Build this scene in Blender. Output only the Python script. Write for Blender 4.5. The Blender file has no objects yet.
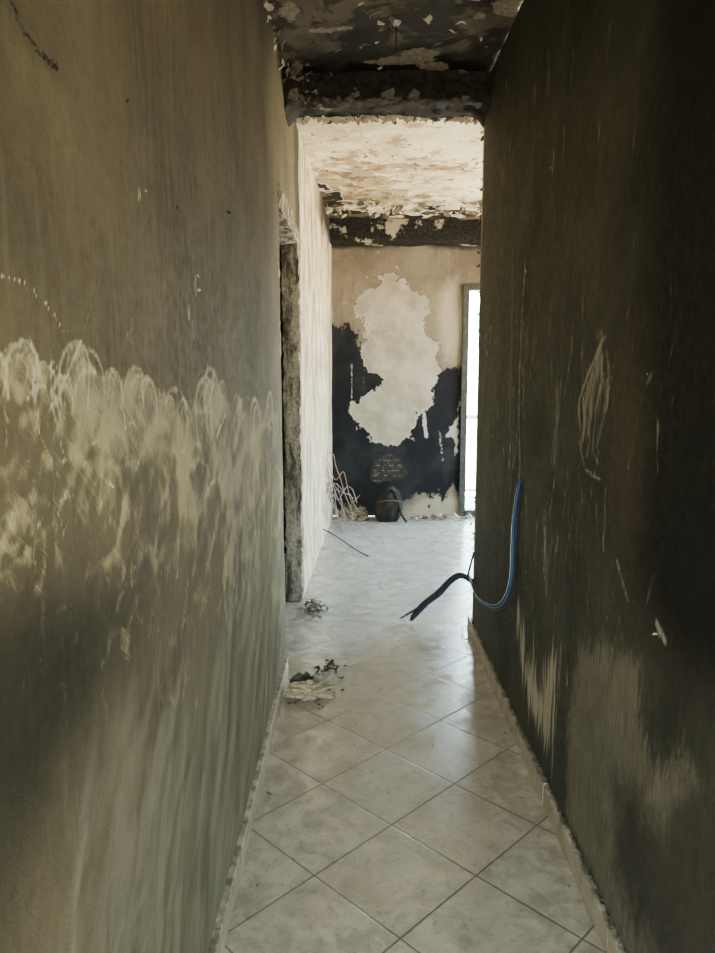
import bpy, math, random, bmesh
import numpy as np
from mathutils import Vector, noise as mnoise
random.seed(7); rng=np.random.RandomState(11)
C=bpy.context
XL=-0.371; XR=0.67; H=3.0; YF=7.5; YE=4.14; YB=-1.3
DOOR=(3.53,4.62,2.30)

# ------------------------------------------------------------------ nodes
class NB:
    def __init__(s,name):
        s.m=bpy.data.materials.new(name); s.m.use_nodes=True
        s.t=s.m.node_tree; s.b=s.t.nodes['Principled BSDF']
        s.P=s.new('ShaderNodeTexCoord').outputs['Object']
    def new(s,t): return s.t.nodes.new(t)
    def ln(s,v,sock):
        if isinstance(v,bpy.types.NodeSocket): s.t.links.new(v,sock)
        elif isinstance(v,(tuple,list)) and sock.type=='RGBA': sock.default_value=(*v[:3],1)
        else: sock.default_value=v
    def M(s,op,a,b=0,c=0):
        n=s.new('ShaderNodeMath'); n.operation=op
        s.ln(a,n.inputs[0]); s.ln(b,n.inputs[1]); s.ln(c,n.inputs[2]); return n.outputs[0]
    def add(s,a,b): return s.M('ADD',a,b)
    def mul(s,a,b): return s.M('MULTIPLY',a,b)
    def mx(s,a,b): return s.M('MAXIMUM',a,b)
    def map(s,sc=(1,1,1),rot=(0,0,0),loc=(0,0,0)):
        n=s.new('ShaderNodeMapping'); n.vector_type='TEXTURE'; s.ln(s.P,n.inputs[0]); n.inputs['Scale'].default_value=[1/q for q in sc]
        n.inputs['Rotation'].default_value=rot; n.inputs['Location'].default_value=loc; return n.outputs[0]
    def noise(s,scale,detail=5,rough=.6,dist=0,vec=None):
        n=s.new('ShaderNodeTexNoise'); s.ln(vec if vec is not None else s.P,n.inputs['Vector'])
        n.inputs['Scale'].default_value=scale; n.inputs['Detail'].default_value=detail
        n.inputs['Roughness'].default_value=rough; n.inputs['Distortion'].default_value=dist
        return n.outputs['Fac']
    def bristle(s,ang,across=110,along=9,dist=.5,detail=6):
        """brush / wiping marks running at `ang` from vertical in the wall plane"""
        return s.noise(1,detail,.7,dist,s.map((6,across,along),(ang,0,0),(ang,ang*3,0)))
    def ramp(s,v,lo,hi,a=0,b=1):
        n=s.new('ShaderNodeMapRange'); n.interpolation_type='SMOOTHSTEP'; s.ln(v,n.inputs[0])
        for i,x in enumerate((lo,hi,a,b)): n.inputs[i+1].default_value=x
        return n.outputs[0]
    def mix(s,f,a,b):
        n=s.new('ShaderNodeMix'); n.data_type='RGBA'; s.ln(f,n.inputs[0]); s.ln(a,n.inputs[6]); s.ln(b,n.inputs[7]); return n.outputs[2]
    def attr(s,name):
        n=s.new('ShaderNodeAttribute'); n.attribute_name=name; return n.outputs['Fac']
    def out(s,col,rough=.8,h=None,bump=.3,dist=.01,spec=.3):
        s.ln(col,s.b.inputs['Base Color']); s.ln(rough,s.b.inputs['Roughness'])
        s.b.inputs['Specular IOR Level'].default_value=spec
        if h is not None:
            n=s.new('ShaderNodeBump'); n.inputs['Strength'].default_value=bump; n.inputs['Distance'].default_value=dist
            s.ln(h,n.inputs['Height']); s.t.links.new(n.outputs[0],s.b.inputs['Normal'])
        return s.m

def simple(name,c1,c2,scale=20,rough=.7,bump=.3,spec=.3,metal=0):
    n=NB(name); f=n.noise(scale,6,.65)
    m=n.out(n.mix(n.ramp(f,.3,.7),c1,c2),rough,f,bump,.005,spec)
    n.b.inputs['Metallic'].default_value=metal
    return m

# ------------------------------------------------------------------ fields
def segd(U,V,a,b):
    ax,ay=a; bx,by=b; dx,dy=bx-ax,by-ay; L=dx*dx+dy*dy+1e-12
    t=np.clip(((U-ax)*dx+(V-ay)*dy)/L,0,1)
    return np.hypot(U-ax-t*dx,V-ay-t*dy)
def polyd(U,V,pts):
    d=np.full(U.shape,9.0)
    for a,b in zip(pts[:-1],pts[1:]): d=np.minimum(d,segd(U,V,a,b))
    return d
def polysd(U,V,pts):
    p=list(pts)+[pts[0]]; d=polyd(U,V,p); ins=np.zeros(U.shape,bool)
    for (x1,y1),(x2,y2) in zip(p[:-1],p[1:]):
        if y1==y2: continue
        c=((y1>V)!=(y2>V))&(U<(x2-x1)*(V-y1)/(y2-y1)+x1); ins^=c
    return np.where(ins,d,-d)
def stroke(F,U,V,pts,w,amp,mode='max'):
    xs=[p[0] for p in pts]; ys=[p[1] for p in pts]; m=3*w
    k=(U>min(xs)-m)&(U<max(xs)+m)&(V>min(ys)-m)&(V<max(ys)+m)
    if not k.any(): return
    g=amp*np.exp(-(polyd(U[k],V[k],pts)/w)**2)
    F[k]=np.maximum(F[k],g) if mode=='max' else F[k]+g
def G(U,V,x,y,rx,ry): return np.exp(-((U-x)/rx)**2-((V-y)/ry)**2)
def sstep(x,a,b):
    t=np.clip((x-a)/(b-a),0,1); return t*t*(3-2*t)
def vnoise(U,V,sc,seed):
    r=np.random.RandomState(seed).rand(64,64); x=U*sc; y=V*sc
    xi=np.floor(x).astype(int); yi=np.floor(y).astype(int); fx=x-xi; fy=y-yi
    fx=fx*fx*(3-2*fx); fy=fy*fy*(3-2*fy); g=lambda a,b:r[a%64,b%64]
    return (g(xi,yi)*(1-fx)+g(xi+1,yi)*fx)*(1-fy)+(g(xi,yi+1)*(1-fx)+g(xi+1,yi+1)*fx)*fy
def fbm(U,V,sc,seed,o=4):
    return sum(vnoise(U,V,sc*2**i,seed+i)*.5**(i+1) for i in range(o))

def grid(name,us,vs,pos,fields,mat,hole=None,flip=False):
    U,V=np.meshgrid(np.array(us),np.array(vs),indexing='ij'); nu,nv=U.shape
    co=np.stack(pos(U,V),-1).reshape(-1,3)
    I=np.arange(nu*nv).reshape(nu,nv)
    q=np.stack([I[:-1,:-1],I[1:,:-1],I[1:,1:],I[:-1,1:]],-1).reshape(-1,4)
    if hole is not None:
        cu=(U[:-1,:-1]+U[1:,1:])/2; cv=(V[:-1,:-1]+V[1:,1:])/2
        q=q[~hole(cu,cv).reshape(-1)]
    if flip: q=q[:,::-1]
    me=bpy.data.meshes.new(name); me.from_pydata(co.tolist(),[],q.tolist()); me.update()
    for k,f in fields(U,V).items():
        a=me.attributes.new(k,'FLOAT','POINT'); a.data.foreach_set('value',f.reshape(-1).astype(np.float32))
    me.polygons.foreach_set('use_smooth',[True]*len(me.polygons))
    o=bpy.data.objects.new(name,me); C.collection.objects.link(o); me.materials.append(mat); return o

def mesh_obj(name,vs,fs,mats,mi=None,parent=None,smooth=False):
    me=bpy.data.meshes.new(name); me.from_pydata([tuple(v) for v in vs],[],fs); me.update()
    for m in (mats if isinstance(mats,list) else [mats]): me.materials.append(m)
    if mi: me.polygons.foreach_set('material_index',mi)
    if smooth: me.polygons.foreach_set('use_smooth',[True]*len(me.polygons))
    o=bpy.data.objects.new(name,me); C.collection.objects.link(o)
    if parent: o.parent=parent
    return o
def boxdata(a,b):
    (x0,y0,z0),(x1,y1,z1)=a,b
    v=[(x0,y0,z0),(x1,y0,z0),(x1,y1,z0),(x0,y1,z0),(x0,y0,z1),(x1,y0,z1),(x1,y1,z1),(x0,y1,z1)]
    f=[(0,3,2,1),(4,5,6,7),(0,1,5,4),(1,2,6,5),(2,3,7,6),(3,0,4,7)]
    return v,f
def boxes(name,L,mat,parent=None,bev=0):
    V=[];F=[]
    for a,b in L:
        v,f=boxdata(a,b); n=len(V); V+=v; F+=[tuple(i+n for i in q) for q in f]
    o=mesh_obj(name,V,F,mat,parent=parent)
    if bev:
        m=o.modifiers.new('bevel','BEVEL'); m.width=bev; m.segments=2
    return o
def curve(name,splines,r,mat,parent=None):
    cu=bpy.data.curves.new(name,'CURVE'); cu.dimensions='3D'; cu.bevel_depth=r; cu.bevel_resolution=3; cu.resolution_u=8; cu.use_fill_caps=True
    for pts in splines:
        s=cu.splines.new('NURBS'); s.points.add(len(pts)-1)
        for p,q in zip(s.points,pts): p.co=(*q[:3],1); p.radius=q[3] if len(q)>3 else 1
        s.order_u=min(4,len(pts)); s.use_endpoint_u=True
    cu.materials.append(mat)
    o=bpy.data.objects.new(name,cu); C.collection.objects.link(o)
    if parent: o.parent=parent
    return o
def empty(name,loc=(0,0,0)):
    o=bpy.data.objects.new(name,None); C.collection.objects.link(o); o.empty_display_size=.1; return o
def spaced(a,b,k,mn):
    out=[a]
    while out[-1]<b: out.append(out[-1]+max(mn,k*abs(out[-1])))
    out[-1]=b; return out

# ------------------------------------------------------------------ LEFT WALL
edge=[(.6,1.53),(.76,1.53),(.83,1.545),(.89,1.50),(.97,1.557),(1.05,1.53),(1.13,1.508),(1.19,1.525),(1.29,1.5),(1.40,1.465),(1.55,1.44),(1.68,1.51),(1.89,1.52),(2.1,1.45),(2.48,1.41),(2.9,1.41),(3.36,1.38),(3.6,1.38)]
ex=[e[0] for e in edge]; ez=[e[1] for e in edge]
def left_fields(Y,Z):
    ze=np.interp(Y,ex,ez)+(fbm(Y,Z*0,9,3)-.47)*.06*np.maximum(Y,.1)**.5-.020
    dz=ze-Z; s=np.maximum(Y,.6)
    F=np.where(dz>0,np.exp(-(dz/(.24*s))**2)*sstep(dz,-.002,.016*s),0)*.42
    F*=.05+1.9*fbm(Y,Z,6,9)
    F+= (.60*G(Y,Z,1.03,1.43,.10,.045)+.60*G(Y,Z,1.83,1.43,.20,.06)+.45*G(Y,Z,.80,1.49,.06,.03)+.35*G(Y,Z,2.6,1.28,.5,.12)+.3*G(Y,Z,1.3,1.42,.10,.05)+.2*G(Y,Z,1.5,1.32,.3,.08)+.2*G(Y,Z,2.1,1.15,.5,.12))*(dz>0)*(.5+fbm(Y,Z,14,19))
    A=np.zeros(Y.shape)
    for a,zc,r in [(.70,1.49,.03),(.74,1.50,.03),(.80,1.505,.035),(.86,1.49,.03),(.92,1.47,.03),(.965,1.50,.05),(1.0,1.49,.045),(1.1,1.48,.035),(1.2,1.47,.05),(1.27,1.46,.04),(1.35,1.44,.04),(1.42,1.43,.04),(1.55,1.40,.05),(1.72,1.42,.09),(1.85,1.43,.10),(1.95,1.42,.07),(2.25,1.37,.08),(2.6,1.33,.09),(3.0,1.33,.1)]:
        for k in range(6):
            rr=r*(1-.15*k)*rng.uniform(.88,1.12); t0=rng.uniform(-.9,.4); t1=math.pi+rng.uniform(-.8,.9)
            dx=rng.uniform(-.3,.3)*r; sk=rng.uniform(-.5,.5)
            pts=[(a+dx+rr*1.15*math.cos(t)+sk*rr*math.sin(t),zc+rr*math.sin(t)*(.9 if math.sin(t)>0 else 1.8)) for t in np.linspace(t0,t1,12)]
            stroke(A,Y,Z,pts,.0034*a*rng.uniform(.7,2.0),rng.uniform(.5,1.0)*(1-.08*k))
    B=np.zeros(Y.shape)
    for i in range(760):      # broad soft wipes
        y=.6*math.exp(rng.rand()*math.log(3.5/.6)); d=rng.rand()*.52*y
        z=np.interp(y,ex,ez)-d-.03
        L=rng.uniform(.08,.30)*y; ang=rng.choice([2.1,1.0,.4,.7,.2,2.7,1.3])+rng.uniform(-.35,.35); cv=rng.uniform(-2.8,2.8)
        pts=[(y+math.cos(ang+cv*t)*L*(t-.5),z+math.sin(ang+cv*t)*L*(t-.5)) for t in np.linspace(0,1,8)]
        stroke(B,Y,Z,pts,rng.uniform(.005,.014)*y,rng.uniform(-.34,.38)*math.exp(-(d/(.40*y))**2),'add')
        if i%2==0:
            stroke(A,Y,Z,pts,rng.uniform(.0014,.0036)*y,rng.uniform(.15,.70)*math.exp(-d/(.32*y)),'add')
    F=F+np.clip(B,-.45,.55)*sstep(dz,0,.03)
    for y,z,h,w,a in [(1.277,1.802,.035,.005,.9),(1.45,1.89,.07,.008,.4),(1.68,1.70,.07,.010,.8),(1.60,1.63,.05,.010,.8),(1.64,1.60,.05,.008,.8),(1.185,1.56,.03,.005,.8),(2.87,1.32,.06,.02,.8),(2.2,1.55,.06,.01,.4),(1.3,1.6,.05,.004,.4),(1.2,1.58,.02,.004,.6),(1.5,1.57,.03,.008,.4),(2.4,1.6,.10,.01,.35),(1.9,1.62,.08,.008,.4)]:
        for j in range(6):
            o=rng.uniform(-1,1)*w*1.6; hh=h*rng.uniform(.3,1)
            stroke(A,Y,Z,[(y+o,z-hh/2),(y+o+rng.uniform(-.006,.006),z+hh/2)],w*.5,a*rng.uniform(.6,1.1))
    for t in np.linspace(0,1,34):
        y=np.interp(t,[0,.45,1],[.765,.845,.94])+rng.normal(0,.002); z=np.interp(t,[0,.45,1],[1.604,1.598,1.552])+rng.normal(0,.002)
        A=np.maximum(A,1.1*np.exp(-(np.hypot(Y-y,Z-z)/.0026)**2))
    low=sstep(Z,1.15,.68)*.36+.12*sstep(Z,.4,0)
    low=low*(1-.85*G(Y,Z,.8,1.10,.26,.12))+.32*G(Y,Z,1.15,.80,.25,.2)+.20*G(Y,Z,2.2,.5,.9,.4)-.25*G(Y,Z,.74,.95,.10,.14)+.15*G(Y,Z,.95,.95,.3,.08)
    for i in range(420):
        y=.62*math.exp(rng.rand()*math.log(3.5/.62)); z=rng.uniform(.1,1.3); L=rng.uniform(.08,.28)*y; ang=.85+rng.uniform(-.45,.5)
        pts=[(y+math.cos(ang)*L*(t-.5),z+math.sin(ang)*L*(t-.5)+.03*math.sin(3*t)) for t in (0,.25,.5,.75,1)]
        stroke(low,Y,Z,pts,rng.uniform(.005,.02)*y,rng.uniform(-.24,.24),'add')
    soot=.75*G(Y,Z,.74,1.14,.30,.15)+.30*G(Y,Z,1.1,1.12,.3,.1)+.35*sstep(Z,1.8,1.95)*sstep(Y,1.3,.75)+.5*sstep(Z,2.2,3.0)+.25*sstep(Z,.55,.3)*sstep(Y,2.6,3.3)+.35*sstep(Y,.85,.68)*sstep(Z,1.25,.9)
    soot+=1.0*sstep(Y,4.3,4.6)*sstep(Y,4.85,4.75)
    clean=sstep(Y+(fbm(Y,Z,4,30)-.5)*.25,4.66,4.74)
    dark=np.maximum(sstep(Z+fbm(Y,Z,3,5)*.4,2.85,3.05),0)*sstep(Y,5.5,6.5)
    return dict(pale=F,arc=A,low=low,soot=soot+(fbm(Y,Z,2,44)-.47)*.9,clean=clean,dark=dark)

n=NB('sooty_plaster_left')
n1=n.noise(2.5,6,.6); n2=n.noise(40,8,.7); grain=n.noise(260,4,.7)
drip=n.noise(1,6,.65,0,n.map((60,60,3)))
ba=n.bristle(.5,150,12); bb=n.bristle(-.45,140,11); bc=n.bristle(.9,160,12); bl=n.bristle(-.55,90,6)
base=n.mix(n.ramp(n1,.3,.7),(.180,.145,.084),(.105,.086,.052))
base=n.mix(n.mul(n.ramp(drip,.45,.7),.4),base,(.235,.195,.12))
base=n.mix(n.mul(n.ramp(n2,.55,.75),.35),base,(.045,.037,.026))
lowm=n.ramp(n.add(n.add(n.attr('low'),n.mul(n.add(bl,-.5),.6)),n.mul(n.add(n2,-.5),.6)),.05,1.15)
base=n.mix(n.mul(lowm,.85),base,(.34,.31,.225))
dk=n.ramp(n.add(n.attr('soot'),n.mul(n.add(drip,-.5),.4)),.0,1.0)
base=n.mix(n.mul(dk,.88),base,(.020,.020,.015))
F=n.attr('pale'); A=n.attr('arc')
br=n.mx(n.mx(ba,bb),bc)
pm=n.ramp(n.add(n.add(F,n.mul(n.add(br,-.60),1.8)),n.add(n.mul(n.add(n2,-.5),.9),n.mul(n.add(n.noise(9,6,.7),-.5),.9))),.05,1.05)
pm=n.mul(pm,n.ramp(F,.0,.22))
base=n.mix(n.mul(pm,.85),base,n.mix(n.ramp(n1,.4,.6),(.62,.52,.28),(.52,.46,.30)))
am=n.ramp(n.add(A,n.add(n.mul(n.add(br,-.58),1.2),n.mul(n.add(n2,-.5),.6))),.28,1.0)
am=n.mul(am,n.ramp(A,.02,.15))
base=n.mix(n.mul(am,.88),base,(.76,.67,.43))
cl=n.mix(n.ramp(n.noise(5,8,.7),.35,.65),(.68,.60,.44),(.40,.33,.23))
cl=n.mix(n.ramp(n.noise(1,7,.7,.5,n.map((20,9,2))),.50,.60),cl,(.22,.17,.11))
cl=n.mix(n.ramp(n.noise(14,7,.75),.60,.64),cl,(.09,.07,.05))
cl=n.mix(n.attr('dark'),cl,(.03,.027,.022))
base=n.mix(n.attr('clean'),base,cl)
hh=n.add(n.add(n.mul(n2,.5),n.mul(grain,.25)),n.add(n.mul(pm,-.3),n.mul(am,-.3)))
mat_left=n.out(base,n.ramp(n2,.3,.7,.7,.95),hh,.4,.006,.15)

vs=sorted(set(list(np.linspace(0,.6,60))+list(np.linspace(.6,2.0,240))+list(np.linspace(2.0,3.0,70))+[2.30]))
def lpos(Y,Z):
    X=XL+np.where(Y>4.62,(Y-4.62)*.037,0)+ (fbm(Y,Z,6,70)-.47)*.006+(fbm(Y,Z,1.2,80)-.47)*.010
    return X,Y,Z
us=[YB,-.6,0,.3]+spaced(.55,3.53,.0048,.003)+list(np.linspace(3.56,4.66,40)[1:])
hole=lambda y,z:(y>DOOR[0])&(y<DOOR[1])&(z<DOOR[2])
us=sorted(set(us+[4.62]))
grid('wall_left',us,vs,lpos,left_fields,mat_left,hole=hole)
grid('wall_left_far',list(np.linspace(4.66,7.5,110)),vs,lpos,left_fields,mat_left)

# ------------------------------------------------------------------ RIGHT WALL
def right_fields(Y,Z):
    F=np.zeros(Y.shape)
    S=[([(1.97,1.60),(2.10,1.50),(2.17,1.42),(2.16,1.30),(2.09,1.22),(1.96,1.21)],.006,.75),([(2.0,1.58),(2.06,1.45),(2.08,1.33)],.007,.6),
       ([(1.95,1.56),(1.92,1.48),(1.93,1.42)],.008,.5),([(2.25,1.65),(2.27,1.56)],.006,.7),([(1.92,1.52),(1.95,1.38),(2.0,1.30)],.012,.4),
       ([(2.06,1.5),(2.12,1.40),(2.12,1.32)],.012,.5),([(2.58,2.25),(2.59,2.19)],.008,1.0),([(2.5,1.56),(2.49,1.50)],.01,.5),
       ([(2.96,1.9),(3.0,1.55),(2.97,1.3),(3.05,1.1)],.010,.5),([(3.2,1.95),(3.15,1.4),(3.1,1.0)],.02,.3),
       ([(2.5,.95),(2.45,.72)],.010,.5),([(2.62,.95),(2.66,.8)],.01,.5),([(1.80,1.02),(1.72,.94)],.008,.7),([(1.55,.945),(1.50,.92)],.010,1.0),
       ([(2.42,1.45),(2.40,1.2)],.03,.4),([(2.8,1.0),(2.78,.75)],.012,.4),([(1.66,1.48),(1.64,1.5)],.01,.6),([(2.0,1.62),(1.98,1.5)],.008,.5),
       ([(2.02,1.55),(2.13,1.43),(2.13,1.30)],.005,.6),([(1.96,1.5),(2.02,1.4),(2.03,1.28),(1.98,1.25)],.005,.5),([(2.4,2.5),(2.42,2.4)],.006,.6),([(2.9,2.6),(2.88,2.5)],.008,.5),([(2.1,2.2),(2.11,2.12)],.005,.6)]
    for p,w,a in S: stroke(F,Y,Z,p,w,a)
    for i in range(420):
        y=rng.uniform(1.5,3.9); z=rng.uniform(.4,1.65) if rng.rand()<.7 else rng.uniform(1.6,2.7); L=rng.uniform(.03,.2); ang=1.57+rng.uniform(-.5,.5)
        stroke(F,Y,Z,[(y,z),(y+math.cos(ang)*L,z+math.sin(ang)*L)],rng.uniform(.003,.009),rng.uniform(.1,.5),'add')
    F+=.30*G(Y,Z,2.05,1.45,.13,.15)+.25*G(Y,Z,2.4,.9,.3,.25)+.15*G(Y,Z,3.2,1.5,.5,.5)
    p1=polysd(Y,Z,[(2.95,.62),(2.80,.55),(2.70,.42),(2.62,.50),(2.52,.40),(2.44,.55),(2.34,.60),(2.24,.62),(2.24,.30),(2.3,.14),(2.45,.17),(2.6,.15),(2.85,.30)])
    p2=polysd(Y,Z,[(2.08,.71),(1.95,.73),(1.90,.80),(1.80,.79),(1.74,.83),(1.62,.82),(1.60,.70),(1.52,.64),(1.46,.66),(1.38,.76),(1.30,.72),(1.0,.70),(1.0,.0),(2.12,.08),(2.15,.4)])
    warm=G(Y,Z,1.72,1.3,.16,.35)*.9+G(Y,Z,1.45,1.0,.2,.2)*.3
    soot=sstep(Y,2.1,1.35)*.85*sstep(Z,.75,1.1)+.45*sstep(Z,2.1,2.8)+.5*sstep(Y,1.7,1.35)*sstep(Z,.9,1.3)
    return dict(pale=F,p1=p1,p2=p2,warm=warm,soot=soot+(fbm(Y,Z,2.2,91)-.47)*.6,cut=.9*G(Y,Z,1.55,.36,.35,.24)+.8*G(Y,Z,1.2,.5,.2,.35)-.5*G(Y,Z,1.85,.68,.16,.15))
n=NB('sooty_plaster_right')
n1=n.noise(2.2,6,.6); n2=n.noise(35,8,.7); grain=n.noise(240,4,.7)
drip=n.noise(1,7,.7,0,n.map((55,55,2.6))); brs=n.noise(1,8,.75,.8,n.map((60,60,16)))
ba=n.bristle(.3,120,8); bb=n.bristle(-.2,120,8)
base=n.mix(n.ramp(n1,.3,.7),(.074,.073,.051),(.036,.036,.026))
base=n.mix(n.mul(n.ramp(drip,.48,.72),.35),base,(.13,.12,.085))
base=n.mix(n.mul(n.attr('warm'),.75),base,(.10,.062,.036))
dk=n.ramp(n.attr('soot'),0,.85); base=n.mix(n.mul(dk,.93),base,(.006,.006,.005))
m2=n.ramp(n.add(n.attr('p2'),n.mul(n.add(brs,-.5),.26)),-.02,.05)
c2=n.mix(n.ramp(n.noise(1,8,.8,0,n.map((140,140,9))),.42,.66),(.26,.22,.155),(.085,.072,.052))
c2=n.mix(n.mul(n.ramp(n1,.35,.65),.5),c2,(.15,.127,.09))
c2=n.mix(n.mul(n.ramp(n.add(n.attr('cut'),n.mul(n.add(n.noise(5,7,.7),-.5),1.6)),.3,.8),.8),c2,(.035,.031,.023))
base=n.mix(n.mul(m2,.92),base,c2)
m1=n.ramp(n.add(n.attr('p1'),n.add(n.mul(n.add(drip,-.5),.55),-.04)),-.01,.06)
base=n.mix(n.mul(m1,.9),base,(.54,.46,.33))
F=n.attr('pale')
pm=n.mul(n.ramp(n.add(n.add(F,n.mul(n.add(n.mx(ba,bb),-.56),2.0)),n.mul(n.add(n2,-.5),.5)),.15,.9),n.ramp(F,.02,.15))
base=n.mix(n.mul(pm,.85),base,(.42,.365,.265))
hh=n.add(n.add(n.mul(n2,.5),n.mul(grain,.25)),n.add(n.mul(pm,-.4),n.mul(m2,-.3)))
mat_right=n.out(base,n.ramp(n2,.3,.7,.65,.9),hh,.4,.006,.2)
usr=[YB,0,.6]+spaced(.9,YE,.006,.005)
vsr=list(np.linspace(0,2.3,280))+list(np.linspace(2.3,3,60))[1:]
def rpos(Y,Z):
    k=sstep(Y,3.95,YE)
    X=XR+(fbm(Y,Z,6,170)-.47)*.008+(fbm(Y,Z,1.2,180)-.47)*.014+k*k*(.012+.03*fbm(Y,Z,9,33))
    Y2=Y+k*(fbm(Z,Z*0+1.3,5,55,5)-.47)*.09
    return X,Y2,Z
grid('wall_right',usr,vsr,rpos,right_fields,mat_right,flip=True)

# ------------------------------------------------------------------ FAR WALL
patch=[(.178,2.50),(.38,2.47),(.42,2.40),(.535,2.42),(.70,2.33),(.78,2.05),(.72,1.95),(.80,1.80),(.78,1.70),(.90,1.50),(.72,1.36),(.72,1.20),(.58,1.10),(.55,.93),(.29,.82),(.03,.90),(-.04,1.15),(.13,1.28),(.20,1.42),(.08,1.60),(.04,1.745),(.15,1.88),(.11,2.0),(.0,2.2),(.08,2.28)]
black=[(-.6,1.95),(-.2,1.88),(.08,1.84),(.1,1.7),(.3,1.6),(.6,1.55),(.86,1.48),(.93,1.52),(1.02,1.52),(1.3,1.55),(1.3,.25),(1.05,.30),(.93,.18),(.77,.33),(.62,.16),(.5,.03),(-.6,.03)]
DX0,DX1,DZ0,DZ1=1.08,2.02,.04,2.40
def far_fields(X,Z):
    w=(fbm(X,Z,5,21)-.47)*.32; u=(fbm(X,Z,5,27)-.47)*.32
    P=polysd(X+u,Z+w,patch); B=polysd(X+u*1.5,Z+w*1.5,black)
    S=np.zeros(X.shape)
    for p,wd,a in [([(-.06,1.6),(-.06,1.2)],.016,.55),([(.1,1.75),(.05,1.3)],.02,.4),([(.68,1.2),(.72,.85)],.03,.75),([(.86,.9),(.9,.6)],.03,.5)]: stroke(S,X,Z,p,wd,a)
    S=np.maximum(S,polysd(X+u,Z+w,[(.84,.80),(.93,1.0),(.97,1.38),(1.06,1.36),(1.06,.66),(.95,.60)])*10)
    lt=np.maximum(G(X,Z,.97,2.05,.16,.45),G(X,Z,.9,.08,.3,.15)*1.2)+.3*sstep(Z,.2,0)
    brick=polysd(X+u*.6,Z+w*.6,[(.14,.60),(.3,.68),(.50,.62),(.56,.42),(.5,.36),(.2,.38)])
    top=sstep(Z+w*.4,2.74,2.80)
    return dict(peel=P,black=B,pale=S,light=lt,brick=brick,top=top)
n=NB('burnt_far_wall')
n2=n.noise(18,8,.7); n3=n.noise(90,5,.7); n1=n.noise(2.5,5)
base=n.mix(n.ramp(n1,.3,.7),(.20,.165,.125),(.125,.103,.08))
base=n.mix(n.mul(n.ramp(n.noise(1,7,.7,0,n.map((14,14,2))),.5,.7),.5),base,(.09,.075,.06))
base=n.mix(n.ramp(n.noise(26,6,.8),.60,.66),base,(.40,.355,.29))
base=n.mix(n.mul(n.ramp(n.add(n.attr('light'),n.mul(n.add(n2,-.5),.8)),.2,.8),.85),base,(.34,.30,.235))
base=n.mix(n.ramp(n.add(n.attr('black'),n.mul(n.add(n2,-.5),.34)),-.03,.03),base,n.mix(n.ramp(n1,.4,.7),(.007,.007,.010),(.020,.020,.023)))
base=n.mix(n.ramp(n.add(n.attr('pale'),n.mul(n.add(n2,-.5),1.2)),.4,.65),base,(.34,.325,.295))
bt=n.new('ShaderNodeTexBrick'); n.t.links.new(n.map((1,1,1),(-math.pi/2,0,0)),bt.inputs[0])
bt.inputs['Scale'].default_value=4.6; bt.inputs['Mortar Size'].default_value=.03
bt.inputs['Color1'].default_value=(.025,.022,.022,1); bt.inputs['Color2'].default_value=(.055,.047,.04,1); bt.inputs['Mortar'].default_value=(.11,.105,.10,1)
bm_=n.ramp(n.add(n.attr('brick'),n.mul(n.add(n2,-.5),.25)),-.01,.02)
base=n.mix(bm_,base,n.mix(n.ramp(n2,.40,.54),bt.outputs[0],(.02,.018,.018)))
pv=n.add(n.attr('peel'),n.mul(n.add(n2,-.5),.22))
pm=n.ramp(pv,-.004,.006)
pc=n.mix(n.ramp(n.noise(5,6,.65),.35,.65),(.37,.33,.275),(.25,.22,.175)); pc=n.mix(n.mul(n.ramp(n3,.55,.75),.4),pc,(.20,.175,.14))
rim=n.ramp(pv,.03,.004)
pc=n.mix(n.mul(rim,.6),pc,(.50,.46,.39))
base=n.mix(pm,base,pc)
base=n.mix(n.attr('top'),base,(.03,.027,.024))
mat_far=n.out(base,.85,n.add(n.mul(n3,.25),n.add(n.mul(pm,-1),n.mul(bm_,-.8))),.6,.02,.15)
usx=sorted(set(list(np.linspace(-.6,DX0,150))+[DX0,DX1]+list(np.linspace(DX1,3.2,10))))
vsx=sorted(set(list(np.linspace(DZ0,DZ1,190))+[0]+list(np.linspace(DZ1,3,50))))
grid('wall_far',usx,vsx,lambda X,Z:(X,YF+(fbm(X,Z,4,61)-.47)*.03,Z),far_fields,mat_far,hole=lambda x,z:(x>DX0)&(x<DX1)&(z>DZ0)&(z<DZ1))

# ------------------------------------------------------------------ CEILING
def ceil_fields(X,Y):
    w=(fbm(X,Y,6,121)-.47)
    P=np.full(X.shape,-9.)
    for x,y,rx,ry in [(-.28,3.27,.05,.10),(-.08,3.4,.12,.035),(.18,3.72,.16,.05),(.30,3.66,.08,.06),(.38,3.8,.06,.03),(.52,3.31,.06,.04),(.62,3.22,.05,.07),(-.3,3.75,.03,.12)]:
        P=np.maximum(P,(1-np.hypot((X-x)/rx,(Y-y)/ry))*min(rx,ry))
    P=P+w*.09
    D=sstep(Y+w*.5,3.62,3.80)*(Y<4.3)+0.0
    far=(Y>4.1)*1.0
    fd=np.maximum(sstep(Y+w*1.6+np.maximum(0,-.0-X)*1.3,6.75,7.0),sstep(X+w*.5+sstep(Y,6.5,5.5)*.3,-.10,-.28)*sstep(Y,5.6,6.0))
    br=G(X,Y,.0,5.9,.35,.6)+.8*G(X,Y,.65,5.5,.4,.12)+.7*G(X,Y,.3,6.5,.7,.25)-.4*sstep(Y,5.0,4.5)
    return dict(peel=P,black=D,far=far,fard=fd,brown=br)
n=NB('burnt_ceiling')
n2=n.noise(14,8,.7); n3=n.noise(70,6,.7); n1=n.noise(2.2,5,.55,.5)
base=n.mix(n.ramp(n1,.4,.6),(.095,.08,.06),(.034,.03,.024))
base=n.mix(n.mul(n.ramp(n.noise(3.5,7,.65,.6),.49,.55),.85),base,(.016,.014,.012))
base=n.mix(n.ramp(n.attr('black'),0,1),base,(.006,.0055,.005))
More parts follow.
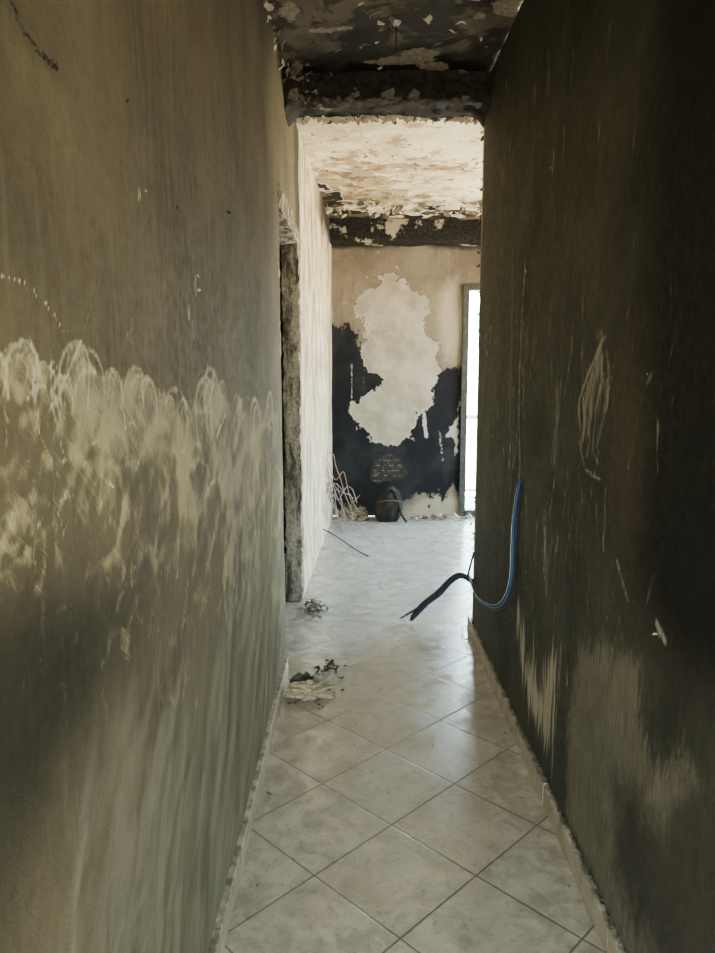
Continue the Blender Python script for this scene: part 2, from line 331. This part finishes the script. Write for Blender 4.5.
pm=n.ramp(n.add(n.attr('peel'),n.mul(n.add(n2,-.5),.10)),.0,.006)
base=n.mix(n.mul(pm,.85),base,n.mix(n.ramp(n3,.4,.6),(.26,.225,.17),(.13,.11,.085)))
fc=n.mix(n.ramp(n.noise(2.5,8,.7,.5),.38,.62),(.80,.71,.50),(.58,.475,.31))
fc=n.mix(n.ramp(n.add(n.noise(1,7,.68,.4,n.map((5,5,1))),n.mul(n.attr('brown'),.15)),.53,.61),fc,(.38,.285,.17))
fc=n.mix(n.ramp(n.add(n.noise(1,8,.72,.4,n.map((8,8,1),loc=(3,2,0))),n.mul(n.attr('brown'),.12)),.60,.64),fc,(.17,.12,.075))
fc=n.mix(n.ramp(n.noise(6,8,.72),.60,.63),fc,(.86,.79,.62))
fm=n.ramp(n.add(n.attr('fard'),n.mul(n.add(n2,-.5),.5)),.45,.55)
rim=n.mul(n.ramp(n.add(n.attr('fard'),n.mul(n.add(n2,-.5),.5)),.30,.44),.9)
fc=n.mix(rim,fc,(.80,.74,.62)); fc=n.mix(fm,fc,n.mix(n.ramp(n.noise(4,6,.6),.45,.6),(.012,.011,.010),(.13,.09,.055)))
base=n.mix(n.attr('far'),base,fc)
mat_ceil=n.out(base,.85,n.add(n.add(n.mul(n2,.4),n.mul(n3,.2)),n.add(n.mul(pm,-.6),n.mul(fm,.6))),.5,.02,.15)
usc=sorted(set([-2.6,-1.2]+list(np.linspace(-.6,1.3,110))+list(np.linspace(1.4,3.2,12))))
vsc=[YB,0,1.5,2.4]+list(np.linspace(2.6,7.5,330))
grid('ceiling',usc,vsc,lambda X,Y:(X,Y,H-(fbm(X,Y,3,141)-.47)*.04),ceil_fields,mat_ceil,flip=True)

mat_black=simple('black_soot',(.008,.0075,.007),(.028,.025,.022),12,.85,.6,.2)
n=NB('beam_soot'); q=n.noise(5,8,.7); g=n.noise(30,6,.7)
c=n.mix(n.ramp(q,.62,.65),n.mix(n.ramp(g,.4,.7),(.006,.0055,.005),(.020,.018,.015)),(.17,.15,.115))
mat_beam=n.out(c,.85,n.add(q,g),.4,.02,.15)
def beam(name,x0,x1,y0,y1,zb,amp,mat,rc=.0):
    nx=120; V=[];F=[]
    prof=[(y0,H+.02)]+[(y0,H-(H-zb)*t) for t in np.linspace(.1,.9,6)]+[(y0+.01,zb+.004)]+[(y0+(y1-y0)*t,zb) for t in np.linspace(.1,.9,8)]+[(y1-.01,zb+.004)]+[(y1,H-(H-zb)*t) for t in np.linspace(.9,.1,5)]+[(y1,H+.02)]
    xs=np.linspace(x0,x1,nx); m=len(prof)
    for x in xs:
        e=min(x-x0,x1-x); drop=rc*math.exp(-(e/.05)**2)
        for (y,z) in prof:
            a=float(fbm(np.array([x*1.0]),np.array([y*2+z*3]),7,301,5)[0]-.47)
            k=1 if z<H-.01 else 0
            V.append((x,y+a*amp*.8*k,z+(a*amp-drop*(H-z)/(H-zb))*k))
    for i in range(nx-1):
        for j in range(m-1): F.append((i*m+j,(i+1)*m+j,(i+1)*m+j+1,i*m+j+1))
    return mesh_obj(name,V,F,mat,smooth=True)
beam('lintel_beam',XL-.02,XR+.04,3.84,4.14,2.875,.05,mat_beam,.07)
n=NB('beam_far_soot'); q=n.noise(3.2,7,.65); g=n.noise(40,6,.7)
c=n.mix(n.ramp(q,.56,.60),n.mix(n.ramp(g,.4,.7),(.008,.008,.008),(.03,.027,.023)),(.32,.28,.21))
mat_beamf=n.out(c,.85,n.add(q,g),.6,.02,.15)
beam('ceiling_beam',-.6,3.2,7.28,7.52,2.78,.03,mat_beamf)

# ------------------------------------------------------------------ FLOOR
n=NB('ceramic_floor_tiles')
sep=n.new('ShaderNodeSeparateXYZ'); n.t.links.new(n.P,sep.inputs[0]); X,Y=sep.outputs[0],sep.outputs[1]
T=.346; r2=math.sqrt(.5)
u=n.M('DIVIDE',n.add(n.mul(n.add(X,Y),r2),-.263),T); v=n.M('DIVIDE',n.add(n.mul(n.M('SUBTRACT',Y,X),r2),-.102),T)
def edgef(a):
    f=n.M('FRACT',a); return n.M('SUBTRACT',.5,n.M('ABSOLUTE',n.add(f,-.5)))
e=n.M('MINIMUM',edgef(u),edgef(v))
gr=n.ramp(n.add(e,n.mul(n.add(n.noise(60,3),-.5),.006)),.012,.006)
cb=n.new('ShaderNodeCombineXYZ'); n.ln(n.M('FLOOR',u),cb.inputs[0]); n.ln(n.M('FLOOR',v),cb.inputs[1])
wn=n.new('ShaderNodeTexWhiteNoise'); n.t.links.new(cb.outputs[0],wn.inputs['Vector'])
va=n.new('ShaderNodeVectorMath'); va.operation='MULTIPLY_ADD'; n.t.links.new(wn.outputs['Color'],va.inputs[0]); va.inputs[1].default_value=(7,7,7); n.t.links.new(n.P,va.inputs[2])
marb=n.noise(4.5,7,.65,1.2,va.outputs[0])
col=n.mix(n.ramp(marb,.35,.65),(.64,.535,.405),(.48,.39,.285))
col=n.mix(n.mul(wn.outputs['Value'],.25),col,(.42,.34,.25))
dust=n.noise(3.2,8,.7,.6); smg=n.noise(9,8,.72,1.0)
col=n.mix(n.mul(n.ramp(smg,.44,.64),.55),col,(.23,.18,.125))
col=n.mix(n.mul(n.ramp(n.noise(45,6,.75),.55,.67),.45),col,(.13,.10,.075))
sky_tint=n.ramp(n.add(Y,n.mul(n.add(dust,-.5),1.5)),2.8,4.6)
col=n.mix(n.mul(sky_tint,.8),col,n.mix(n.ramp(smg,.4,.62),(.34,.375,.41),(.20,.215,.23)))  # bluish sky reflection painted into the tile colour towards the far end
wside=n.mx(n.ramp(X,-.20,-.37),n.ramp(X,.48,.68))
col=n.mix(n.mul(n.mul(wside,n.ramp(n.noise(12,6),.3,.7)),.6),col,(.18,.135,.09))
deb=n.ramp(n.add(Y,n.mul(dust,.8)),2.9,3.8)
col=n.mix(n.mul(n.mul(n.ramp(n.noise(11,8,.75),.50,.64),deb),.45),col,(.13,.12,.11))
gcol=n.mix(n.ramp(Y,1.5,4),(.11,.088,.065),(.17,.165,.16))
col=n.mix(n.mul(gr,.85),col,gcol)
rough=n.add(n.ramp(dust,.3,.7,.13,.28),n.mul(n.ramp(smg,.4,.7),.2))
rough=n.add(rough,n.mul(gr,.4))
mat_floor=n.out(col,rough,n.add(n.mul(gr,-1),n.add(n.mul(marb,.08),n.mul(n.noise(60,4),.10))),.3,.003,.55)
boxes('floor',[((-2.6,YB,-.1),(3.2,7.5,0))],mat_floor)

# ------------------------------------------------------------------ rest of shell
mat_wall=simple('smoked_plaster',(.30,.26,.20),(.16,.135,.10),5,.85,.3,.2)
mat_light=simple('clean_plaster',(.70,.63,.50),(.55,.47,.35),4,.85,.3,.2)
boxes('wall_room_near',[((XR+.012,3.96,0),(3.2,4.10,H))],mat_wall)
boxes('wall_room_right',[((3.2,4.0,0),(3.35,7.5,.8)),((3.2,4.0,2.4),(3.35,7.5,H)),((3.2,4.0,.8),(3.35,4.9,2.4)),((3.2,7.0,.8),(3.35,7.5,2.4))],mat_light)
boxes('wall_corridor_end',[((XL-.02,YB-.12,0),(-.20,YB,H)),((.57,YB-.12,0),(XR+.04,YB,H)),((-.20,YB-.12,2.1),(.57,YB,H))],mat_wall)
boxes('wall_side_room',[((-2.7,2.4,0),(-2.6,6.0,H)),((-2.6,2.4,0),(XL-.14,2.5,H)),((-2.6,5.9,0),(XL-.14,6.0,H))],mat_black)

n=NB('chipped_jamb'); q=n.noise(1,8,.7,.4,n.map((16,16,4))); g=n.noise(60,6,.7)
c=n.mix(n.ramp(q,.38,.58),n.mix(n.ramp(g,.4,.6),(.085,.07,.052),(.05,.042,.033)),n.mix(n.ramp(g,.4,.6),(.46,.41,.33),(.28,.245,.19)))
mat_jamb=n.out(c,.85,n.add(q,g),.5,.012,.2)
door=empty('door_1')
def rough_box(name,a,b,mat,amp,div=.03,parent=None,seed=5):
    bm=bmesh.new(); (x0,y0,z0),(x1,y1,z1)=a,b
    nx,ny,nz=[max(1,int((q-p)/div)) for p,q in zip(a,b)]
    pts={}
    def vt(i,j,k):
        key=(i,j,k)
        if key not in pts:
            p=Vector((x0+(x1-x0)*i/nx,y0+(y1-y0)*j/ny,z0+(z1-z0)*k/nz))
            r=random.Random(i*7919+j*104729+k*1299709+seed); p+=Vector([(r.random()-.5)*amp for _ in range(3)]); pts[key]=bm.verts.new(p)
        return pts[key]
    for i in range(nx):
        for j in range(ny):
            for k in (0,nz): bm.faces.new([vt(i,j,k),vt(i+1,j,k),vt(i+1,j+1,k),vt(i,j+1,k)])
    for i in range(nx):
        for k in range(nz):
            for j in (0,ny): bm.faces.new([vt(i,j,k),vt(i+1,j,k),vt(i+1,j,k+1),vt(i,j,k+1)])
    for j in range(ny):
        for k in range(nz):
            for i in (0,nx): bm.faces.new([vt(i,j,k),vt(i,j+1,k),vt(i,j+1,k+1),vt(i,j,k+1)])
    bmesh.ops.recalc_face_normals(bm,faces=bm.faces)
    me=bpy.data.meshes.new(name); bm.to_mesh(me); bm.free(); me.materials.append(mat)
    o=bpy.data.objects.new(name,me); C.collection.objects.link(o)
    if parent: o.parent=parent
    return o
rough_box('jamb_far',(XL-.10,DOOR[1]-.02,0),(XL+.004,DOOR[1]+.10,DOOR[2]+.05),mat_jamb,.012,.03,door,3)
rough_box('jamb_near',(XL-.13,DOOR[0]-.08,0),(XL-.004,DOOR[0]+.008,DOOR[2]+.05),mat_jamb,.010,.03,door,4)
rough_box('head',(XL-.13,DOOR[0]-.05,DOOR[2]-.01),(XL+.002,DOOR[1]+.05,DOOR[2]+.10),mat_jamb,.012,.03,door,6)

n=NB('dirty_skirting'); q=n.noise(14,8,.7)
sp=n.new('ShaderNodeSeparateXYZ'); n.t.links.new(n.P,sp.inputs[0])
c=n.mix(n.ramp(q,.35,.7),(.54,.45,.32),(.36,.29,.20)); c=n.mix(n.mul(n.ramp(n.add(sp.outputs[2],n.mul(n.add(q,-.5),.03)),.072,.082),.8),c,(.08,.06,.04))
mat_skirt=n.out(c,.5,q,.3,.004,.4)
def skirting(name,x0,x1,ya,yb):
    L=[];y=ya
    while y<yb-.01:
        e=min(y+.33,yb); j=random.uniform(-.001,.001); L.append(((x0+j,y+.001,0),(x1+j,e-.001,.078+random.uniform(-.002,.002)))); y=e
    return boxes(name,L,mat_skirt,bev=.003)
skirting('baseboard_left',XL-.004,XL+.020,YB,DOOR[0]-.06)
skirting('baseboard_right',XR-.020,XR+.006,YB,4.06)
mat_crust=simple('soot_crust',(.06,.046,.033),(.14,.115,.08),60,.9,.6)
mat_flake=simple('plaster_flake',(.50,.44,.35),(.27,.235,.18),30,.85,.4)
mat_flaked=simple('charred_flake',(.04,.036,.032),(.11,.098,.08),30,.85,.4)
mat_tan=simple('tan_board',(.50,.40,.26),(.36,.28,.17),20,.6,.3)
def chips(name,items,mats,parent=None):
    V=[];F=[];MI=[]
    for p,s,nrm,mi,th in items:
        nrm=Vector(nrm).normalized(); a=nrm.orthogonal().normalized(); b=nrm.cross(a); k=random.randint(4,7)
        r0=random.random()*3.14; a,b=a*math.cos(r0)+b*math.sin(r0),b*math.cos(r0)-a*math.sin(r0)
        ph=random.random()*6.28; st=len(V); curl=random.uniform(.1,.5); ring=[]; asp=random.uniform(.35,.8)
        for i in range(k):
            t=ph+6.283*i/k; r=s*random.uniform(.5,1.25); ring.append((math.cos(t)*r,math.sin(t)*r*asp))
        for off in (0,th):
            for (x,y) in ring: V.append(Vector(p)+a*x+b*y+nrm*(off+curl*x*x/s))
        F.append(tuple(st+i for i in reversed(range(k)))); F.append(tuple(st+k+i for i in range(k))); MI+=[mi,mi]
        for i in range(k):
            j=(i+1)%k; F.append((st+i,st+j,st+k+j,st+k+i)); MI.append(mi)
    return mesh_obj(name,V,F,mats,MI,parent)
rs=random.Random(3)
it=[]
for i in range(420):
    y=rs.uniform(.7,4.0); it.append(((XR-.010+rs.uniform(0,.008),y,.079+rs.uniform(0,.003)),rs.uniform(.002,.007),(rs.uniform(-.5,.1),rs.uniform(-.3,.3),1),rs.choice([0,0,1]),.002))
chips('skirting_dirt',it,[mat_crust,mat_flaked])

it=[]
for i in range(60):
    x=rs.uniform(XL+.01,XR-.02); y=rs.uniform(2.8,3.82)
    it.append(((x,y,2.985-rs.random()*.01),rs.uniform(.006,.035),(rs.uniform(-.5,.5),rs.uniform(-.5,.5),-1),rs.choice([0,1,1,1,1,1]),.002))
for i in range(40):
    it.append(((XL+rs.uniform(.0,.04),rs.uniform(2.9,3.9),2.98-rs.uniform(0,.05)),rs.uniform(.008,.03),(1,rs.uniform(-.6,.3),-1),rs.choice([0,1,1,1]),.002))
for i in range(60):
    it.append(((rs.uniform(XL+.03,XR-.03),rs.uniform(3.82,3.9),2.90-rs.uniform(0,.06)),rs.uniform(.01,.04),(rs.uniform(-.4,.4),-1,rs.uniform(-.3,.3)),1,.002))
for i in range(260):
    x=rs.uniform(XL+.02,XR); it.append(((x,4.14+rs.uniform(-.03,.02),2.88+rs.uniform(-.015,.015)),rs.uniform(.008,.03),(rs.uniform(-.4,.4),-1,rs.uniform(-1.2,.2)),rs.choice([0,0,0,1]),.002))
for i in range(200):
    x=rs.uniform(-.3,1.3); y=6.75+rs.uniform(-.25,.25) if i%3 else rs.uniform(4.6,7.0)
    it.append(((x,y,2.985-rs.random()*.015),rs.uniform(.01,.06) if i%3 else rs.uniform(.008,.022),(rs.uniform(-.6,.6),rs.uniform(-.9,.3),-1),rs.choice([0,0,1]),.002))
chips('peeling_ceiling_plaster',it,[mat_flake,mat_flaked])
it=[]
for t in np.linspace(0,1,26):
    y=np.interp(t,[0,.3,.6,1],[.80,.83,.875,.926])+rs.uniform(-.002,.002); z=np.interp(t,[0,.3,.6,1],[1.895,1.87,1.862,1.866])+rs.uniform(-.002,.002)
    it.append(((XL+.008,y,z),rs.uniform(.002,.006),(1,rs.uniform(-.8,.8),rs.uniform(-.8,.4)),2,.0015))
for y,z,s,m in [(1.19,1.94,.006,2),(1.20,1.925,.006,2),(1.28,1.81,.003,0),(1.68,1.69,.006,0),(1.67,1.72,.005,0),(1.04,1.34,.006,0),(1.5,1.83,.005,2),(2.1,1.95,.008,2)]:
    it.append(((XL+.008,y,z),s,(1,rs.uniform(-.6,.2),rs.uniform(-.4,.4)),m,.0015))
for y,z,s in [(1.52,.93,.008),(1.65,1.5,.006),(2.58,2.2,.008),(2.9,1.9,.010),(3.9,1.7,.015),(3.5,1.2,.012)]:
    it.append(((XR-.008,y,z),s,(-1,rs.uniform(-.4,.4),rs.uniform(-.4,.4)),0,.0015))
for i in range(45):
    z=rs.uniform(.1,2.9); it.append(((XR+.012+rs.uniform(-.006,.01),4.13+rs.uniform(-.03,.02),z),rs.uniform(.006,.018),(-1,rs.uniform(-1,.5),rs.uniform(-.5,.5)),1,.003))
chips('peeling_wall_paint',it,[mat_flake,mat_flaked,mat_black])

# ------------------------------------------------------------------ debris
pile=empty('plaster_debris_pile')
def lump(name,c,r,seed,mat,cre=.35):
    bm=bmesh.new(); bmesh.ops.create_icosphere(bm,subdivisions=4,radius=1)
    for v in bm.verts:
        d=v.co.normalized(); s=1
        for k,(f,a) in enumerate(((1.6,.45),(3.3,.28),(6.5,.12))):
            s+=a*(2*abs(mnoise.noise(d*f+Vector((seed,k,seed*.3))))-.55)
        v.co=Vector((c[0]+d.x*r[0]*s,c[1]+d.y*r[1]*s,max(.001,c[2]+d.z*r[2]*s)))
    me=bpy.data.meshes.new(name); bm.to_mesh(me); bm.free(); me.materials.append(mat)
    o=bpy.data.objects.new(name,me); C.collection.objects.link(o); o.parent=pile
lump('crumpled_board',(-.225,3.18,.028),(.105,.055,.040),2,mat_tan)
lump('charred_lump',(-.262,3.27,.030),(.055,.045,.045),5,mat_flaked)
lump('crumpled_sheet',(-.165,3.25,.035),(.055,.050,.050),9,mat_flake)
it=[]
for i in range(90):
    r=abs(rs.gauss(0,.075)); t=rs.uniform(0,6.28); x=-.23+r*math.cos(t)*1.0; y=3.25+r*math.sin(t)*1.2
    if x<XL+.045: continue
    it.append(((x,y,.004),rs.uniform(.003,.014),(rs.uniform(-.4,.4),rs.uniform(-.4,.4),1),rs.choice([0,1,1,1]),.003))
for i in range(30): it.append(((-.15+rs.gauss(0,.04),3.48+rs.gauss(0,.05),.006),rs.uniform(.006,.026),(rs.uniform(-.4,.4),rs.uniform(-.7,.1),1),1,.003))
chips('shards',it,[mat_flake,mat_flaked,mat_tan],pile)
it=[]
for i in range(110):
    it.append(((XL+.04+abs(rs.gauss(0.0,.06)),4.42+rs.gauss(0,.07),.004+rs.uniform(0,.02)),rs.uniform(.006,.022),(rs.uniform(-.6,.6),rs.uniform(-.6,.6),1),rs.choice([0,1,1]),.004))
chips('plaster_rubble',it,[mat_flake,mat_flaked])
def scat(ya,yb,N):
    it=[]
    for i in range(N):
        x=rs.uniform(-.32,.62); y=rs.uniform(ya,yb)
        if rs.random()<.6: x=-.33+abs(rs.gauss(0,.06)) if rs.random()<.5 else .63-abs(rs.gauss(0,.05))
        if ya>4.5: x=rs.uniform(-.24,1.1)
        it.append(((x,y,.0015),rs.uniform(.0012,.004)*(1 if ya<4 else 2),(rs.uniform(-.3,.3),rs.uniform(-.3,.3),1),rs.choice([0,1,1]),.0015))
    return it
chips('scattered_debris',scat(1.3,2.95,110)+[((-.32,2.38,.012),.010,(.5,-.6,1),1,.004)],[mat_flake,mat_flaked])
chips('scattered_debris',scat(4.75,7.0,150),[mat_flake,mat_flaked])
for xa,xb in ((-.2,.10),(.56,1.2)):
    chips('scattered_debris',[((rs.uniform(xa,xb),7.33+rs.uniform(-.12,.1),.01+rs.random()*.02),rs.uniform(.01,.045),(rs.uniform(-.6,.6),rs.uniform(-.6,.6),1),rs.choice([0,0,1]),.004) for i in range(60)],[mat_flake,mat_flaked])

# ------------------------------------------------------------------ cables
mat_navy=simple('dark_blue_cable',(.010,.018,.036),(.028,.036,.052),40,.6,.3,.35)
mat_bluec=simple('blue_cable',(.02,.10,.34),(.04,.12,.28),40,.5,.1,.4)
mat_whitec=simple('white_cable',(.42,.45,.46),(.22,.23,.22),40,.5,.1,.5)
mat_grey=simple('grey_wire',(.22,.21,.20),(.10,.095,.09),40,.6,.1,.4)
mat_cond=simple('sooty_conduit',(.11,.10,.075),(.03,.028,.022),25,.8,.4,.2)
mat_red=simple('brown_wire',(.30,.18,.14),(.16,.10,.08),40,.6,.1,.4)
cab=empty('electrical_cable_bundle')
def jit(pts,a,r): return [tuple(c+r.uniform(-a,a) for c in p[:3]) for p in pts]
core=[(XR+.004,4.0,.30,.8),(XR-.05,4.02,.355,.9),(XR-.10,4.04,.34,1.2),(XR-.15,4.07,.275,1.1),(XR-.19,4.09,.215,1.4),(XR-.24,4.12,.17,1.1),(XR-.29,4.15,.11,1.4),(XR-.33,4.17,.05,1.1),(XR-.345,4.18,.02,.6)]
curve('sheath',[core],.017,mat_navy,cab)
for i in range(5): curve('strand_%d'%i,[jit(core[:-2],.014,rs)+[(XR-.29-.03*i,4.16,.12-.02*i)]],.0055,[mat_navy,mat_navy,mat_navy,mat_navy,mat_cond][i],cab)
curve('branch',[[(XR-.20,4.09,.21),(XR-.23,4.05,.22),(XR-.26,4.03,.19)],[(XR-.04,4.0,.33),(XR-.03,3.95,.42),(XR-.01,3.96,.5)]],.006,mat_navy,cab)
wire=[(XR-.006,2.885,1.07),(XR-.012,2.99,.885),(XR-.012,2.93,.685),(XR-.018,2.99,.54),(XR-.03,3.15,.43),(XR-.05,3.45,.36),(XR-.05,3.75,.33),(XR-.02,4.0,.35)]
curve('blue_run',[wire],.0038,mat_bluec,cab)
curve('white_run',[[(x-.003,y+.022,z+.006) for x,y,z in wire]],.0022,mat_whitec,cab)
curve('dark_run',[[(x+.001,y-.03,z-.006) for x,y,z in wire]],.0035,mat_navy,cab)
curve('wall_conduit',[[(XR-.001,2.94,1.95),(XR-.004,2.95,1.83),(XR-.001,2.99,1.6),(XR-.005,2.955,1.31),(XR-.003,2.93,1.2),(XR-.006,2.885,1.07),(XR-.010,2.96,.92)]],.006,mat_cond)
lt=empty('ceiling_light_cable')
curve('wire_a',[[(.166,3.31,2.995),(.165,3.31,2.95),(.168,3.312,2.90),(.164,3.31,2.87)]],.003,mat_black,lt)
curve('wire_b',[[(.166,3.31,2.955),(.15,3.31,2.945),(.14,3.31,2.955),(.135,3.31,2.97)],[(.166,3.31,2.955),(.18,3.31,2.96),(.19,3.31,2.95)]],.0025,mat_black,lt)
bm=bmesh.new(); bmesh.ops.create_cone(bm,cap_ends=True,segments=20,radius1=.012,radius2=.022,depth=.012)
me=bpy.data.meshes.new('rose'); bm.to_mesh(me); bm.free(); me.materials.append(mat_whitec); o=bpy.data.objects.new('rose',me); C.collection.objects.link(o); o.location=(.166,3.31,2.985); o.parent=lt
lw=empty('loose_wires')
sets=[]
for i in range(12):
    y0=rs.uniform(6.5,7.2); z0=rs.uniform(.35,.75); x0=XL+(y0-4.62)*.037+.004
    pts=[(x0,y0,z0)]; x,y,z=x0,y0,z0
    for k in range(7):
        x+=rs.uniform(-.02,.08); x=max(x,x0+.01); y+=rs.uniform(-.1,.1); z=max(.01,z+rs.uniform(-.25,.12)); pts.append((x,y,z))
    sets.append(pts)
curve('tangle_a',sets[:5],.004,mat_grey,lw); curve('tangle_b',sets[5:10],.004,mat_red,lw); curve('tangle_c',sets[10:],.003,mat_grey,lw)
curve('floor_wire',[[(-.31,6.3,.12),(-.22,6.2,.10),(-.12,6.05,.07),(-.02,5.9,.03),(.05,5.82,.012),(.09,5.77,.01)]],.006,mat_navy,lw)
curve('floor_wire_2',[[(-.30,6.9,.3),(-.2,6.9,.2),(-.1,6.95,.02),(.05,7.0,.01)]],.004,mat_grey,lw)
curve('right_wire',[[(XR-.03,3.98,.12),(XR-.05,3.9,.05),(XR-.04,3.8,.01),(XR-.08,3.95,.01),(XR-.05,4.05,.02)]],.003,mat_grey)

bag=empty('charred_bag')
bm=bmesh.new(); bmesh.ops.create_uvsphere(bm,u_segments=40,v_segments=28,radius=1)
for v in bm.verts:
    x,y,z=v.co
    w=.15*(1-.30*max(0,z))
    nv=.72+.6*float(fbm(np.array([x*1.2+y+3]),np.array([z*1.2+y*1.5+3]),2,400)[0])
    v.co=Vector((.32+x*w*nv+.02*z,7.24+y*.10*nv,max(.0,.16+.17*z*(.8+.4*nv))))
for f in bm.faces: f.smooth=True
me=bpy.data.meshes.new('body'); bm.to_mesh(me); bm.free(); me.materials.append(mat_black); o=bpy.data.objects.new('body',me); C.collection.objects.link(o); o.parent=bag
curve('strap',[[(.25,7.20,.22),(.27,7.16,.32),(.33,7.18,.37),(.38,7.17,.31),(.42,7.17,.20),(.44,7.15,.08),(.50,7.12,.01)]],.011,mat_black,bag)
curve('seam',[[(.22,7.13,.22),(.28,7.115,.24),(.38,7.115,.24),(.44,7.14,.22)]],.005,mat_flaked,bag)

# ------------------------------------------------------------------ balcony door + outside
mat_frame=simple('scorched_aluminium',(.025,.025,.027),(.06,.06,.06),20,.5,.2,.5,.3)
win=empty('window_1')
boxes('frame',[((DX0-.005,YF-.04,DZ0),(DX0+.06,YF+.06,DZ1)),((DX1-.06,YF-.04,DZ0),(DX1+.005,YF+.06,DZ1)),((DX0+.06,YF-.04,DZ1-.06),(DX1-.06,YF+.06,DZ1)),((DX0+.06,YF-.03,DZ0-.03),(DX1-.06,YF+.06,DZ0+.03))],mat_frame,win,.004)
boxes('centre_mullion',[((1.53,YF-.02,DZ0+.03),(1.58,YF+.04,DZ1-.06))],mat_frame,win,.004)
w2=empty('window_2')
boxes('frame',[((3.2,4.9,.8),(3.26,4.95,2.4)),((3.2,6.95,.8),(3.26,7.0,2.4)),((3.2,4.95,2.35),(3.26,6.95,2.4)),((3.2,4.95,.8),(3.26,6.95,.85)),((3.2,5.93,.85),(3.26,5.98,2.35))],mat_frame,w2,.004)
mat_conc=simple('concrete',(.55,.53,.48),(.42,.40,.36),6,.85)
boxes('balcony_slab',[((.6,7.62,-.12),(3.2,8.9,-.02))],mat_conc)
L=[((.6,8.80,.95),(3.2,8.85,1.0)),((.6,8.81,.05),(3.2,8.84,.08))]
x=.62
while x<3.2: L.append(((x,8.815,-.02),(x+.012,8.83,.95))); x+=.11
boxes('balcony_railing',L,mat_conc)

# ------------------------------------------------------------------ world + portals
w=bpy.data.worlds.new('daylight'); C.scene.world=w; w.use_nodes=True; nt=w.node_tree
bg=nt.nodes['Background']; tc=nt.nodes.new('ShaderNodeTexCoord'); sx=nt.nodes.new('ShaderNodeSeparateXYZ'); cr=nt.nodes.new('ShaderNodeValToRGB'); mr=nt.nodes.new('ShaderNodeMapRange')
nt.links.new(tc.outputs['Generated'],sx.inputs[0]); nt.links.new(sx.outputs[2],mr.inputs[0]); mr.inputs[1].default_value=-1; mr.inputs[2].default_value=1
nt.links.new(mr.outputs[0],cr.inputs[0]); e=cr.color_ramp
e.elements[0].position=0; e.elements[0].color=(1,.80,.50,1)
e.elements[1].position=1; e.elements[1].color=(.48,.74,1,1)
k=e.elements.new(.46); k.color=(.98,.88,.62,1); k=e.elements.new(.53); k.color=(.78,1,.98,1)
nt.links.new(cr.outputs[0],bg.inputs[0]); bg.inputs[1].default_value=42
def portal(name,loc,rot,sx_,sy_):
    l=bpy.data.lights.new(name,'AREA'); l.shape='RECTANGLE'; l.size=sx_; l.size_y=sy_; l.cycles.is_portal=True
    o=bpy.data.objects.new(name,l); C.collection.objects.link(o); o.location=loc; o.rotation_euler=rot
portal('daylight_portal',((DX0+DX1)/2,YF+.1,(DZ0+DZ1)/2),(-math.pi/2,0,0),DX1-DX0,DZ1-DZ0)
portal('daylight_portal',(3.3,5.95,1.6),(0,math.pi/2,0),1.6,2.1)
portal('daylight_portal',(.185,YB-.1,1.05),(math.pi/2,0,0),.77,2.1)

cam=bpy.data.cameras.new('camera'); co=bpy.data.objects.new('camera',cam); C.collection.objects.link(co)
cam.sensor_fit='VERTICAL'; cam.sensor_height=36; cam.lens=716/953*36; cam.clip_start=.02
co.location=(0,0,1.5); co.rotation_euler=(math.radians(90-8.15),0,0)
C.scene.camera=co
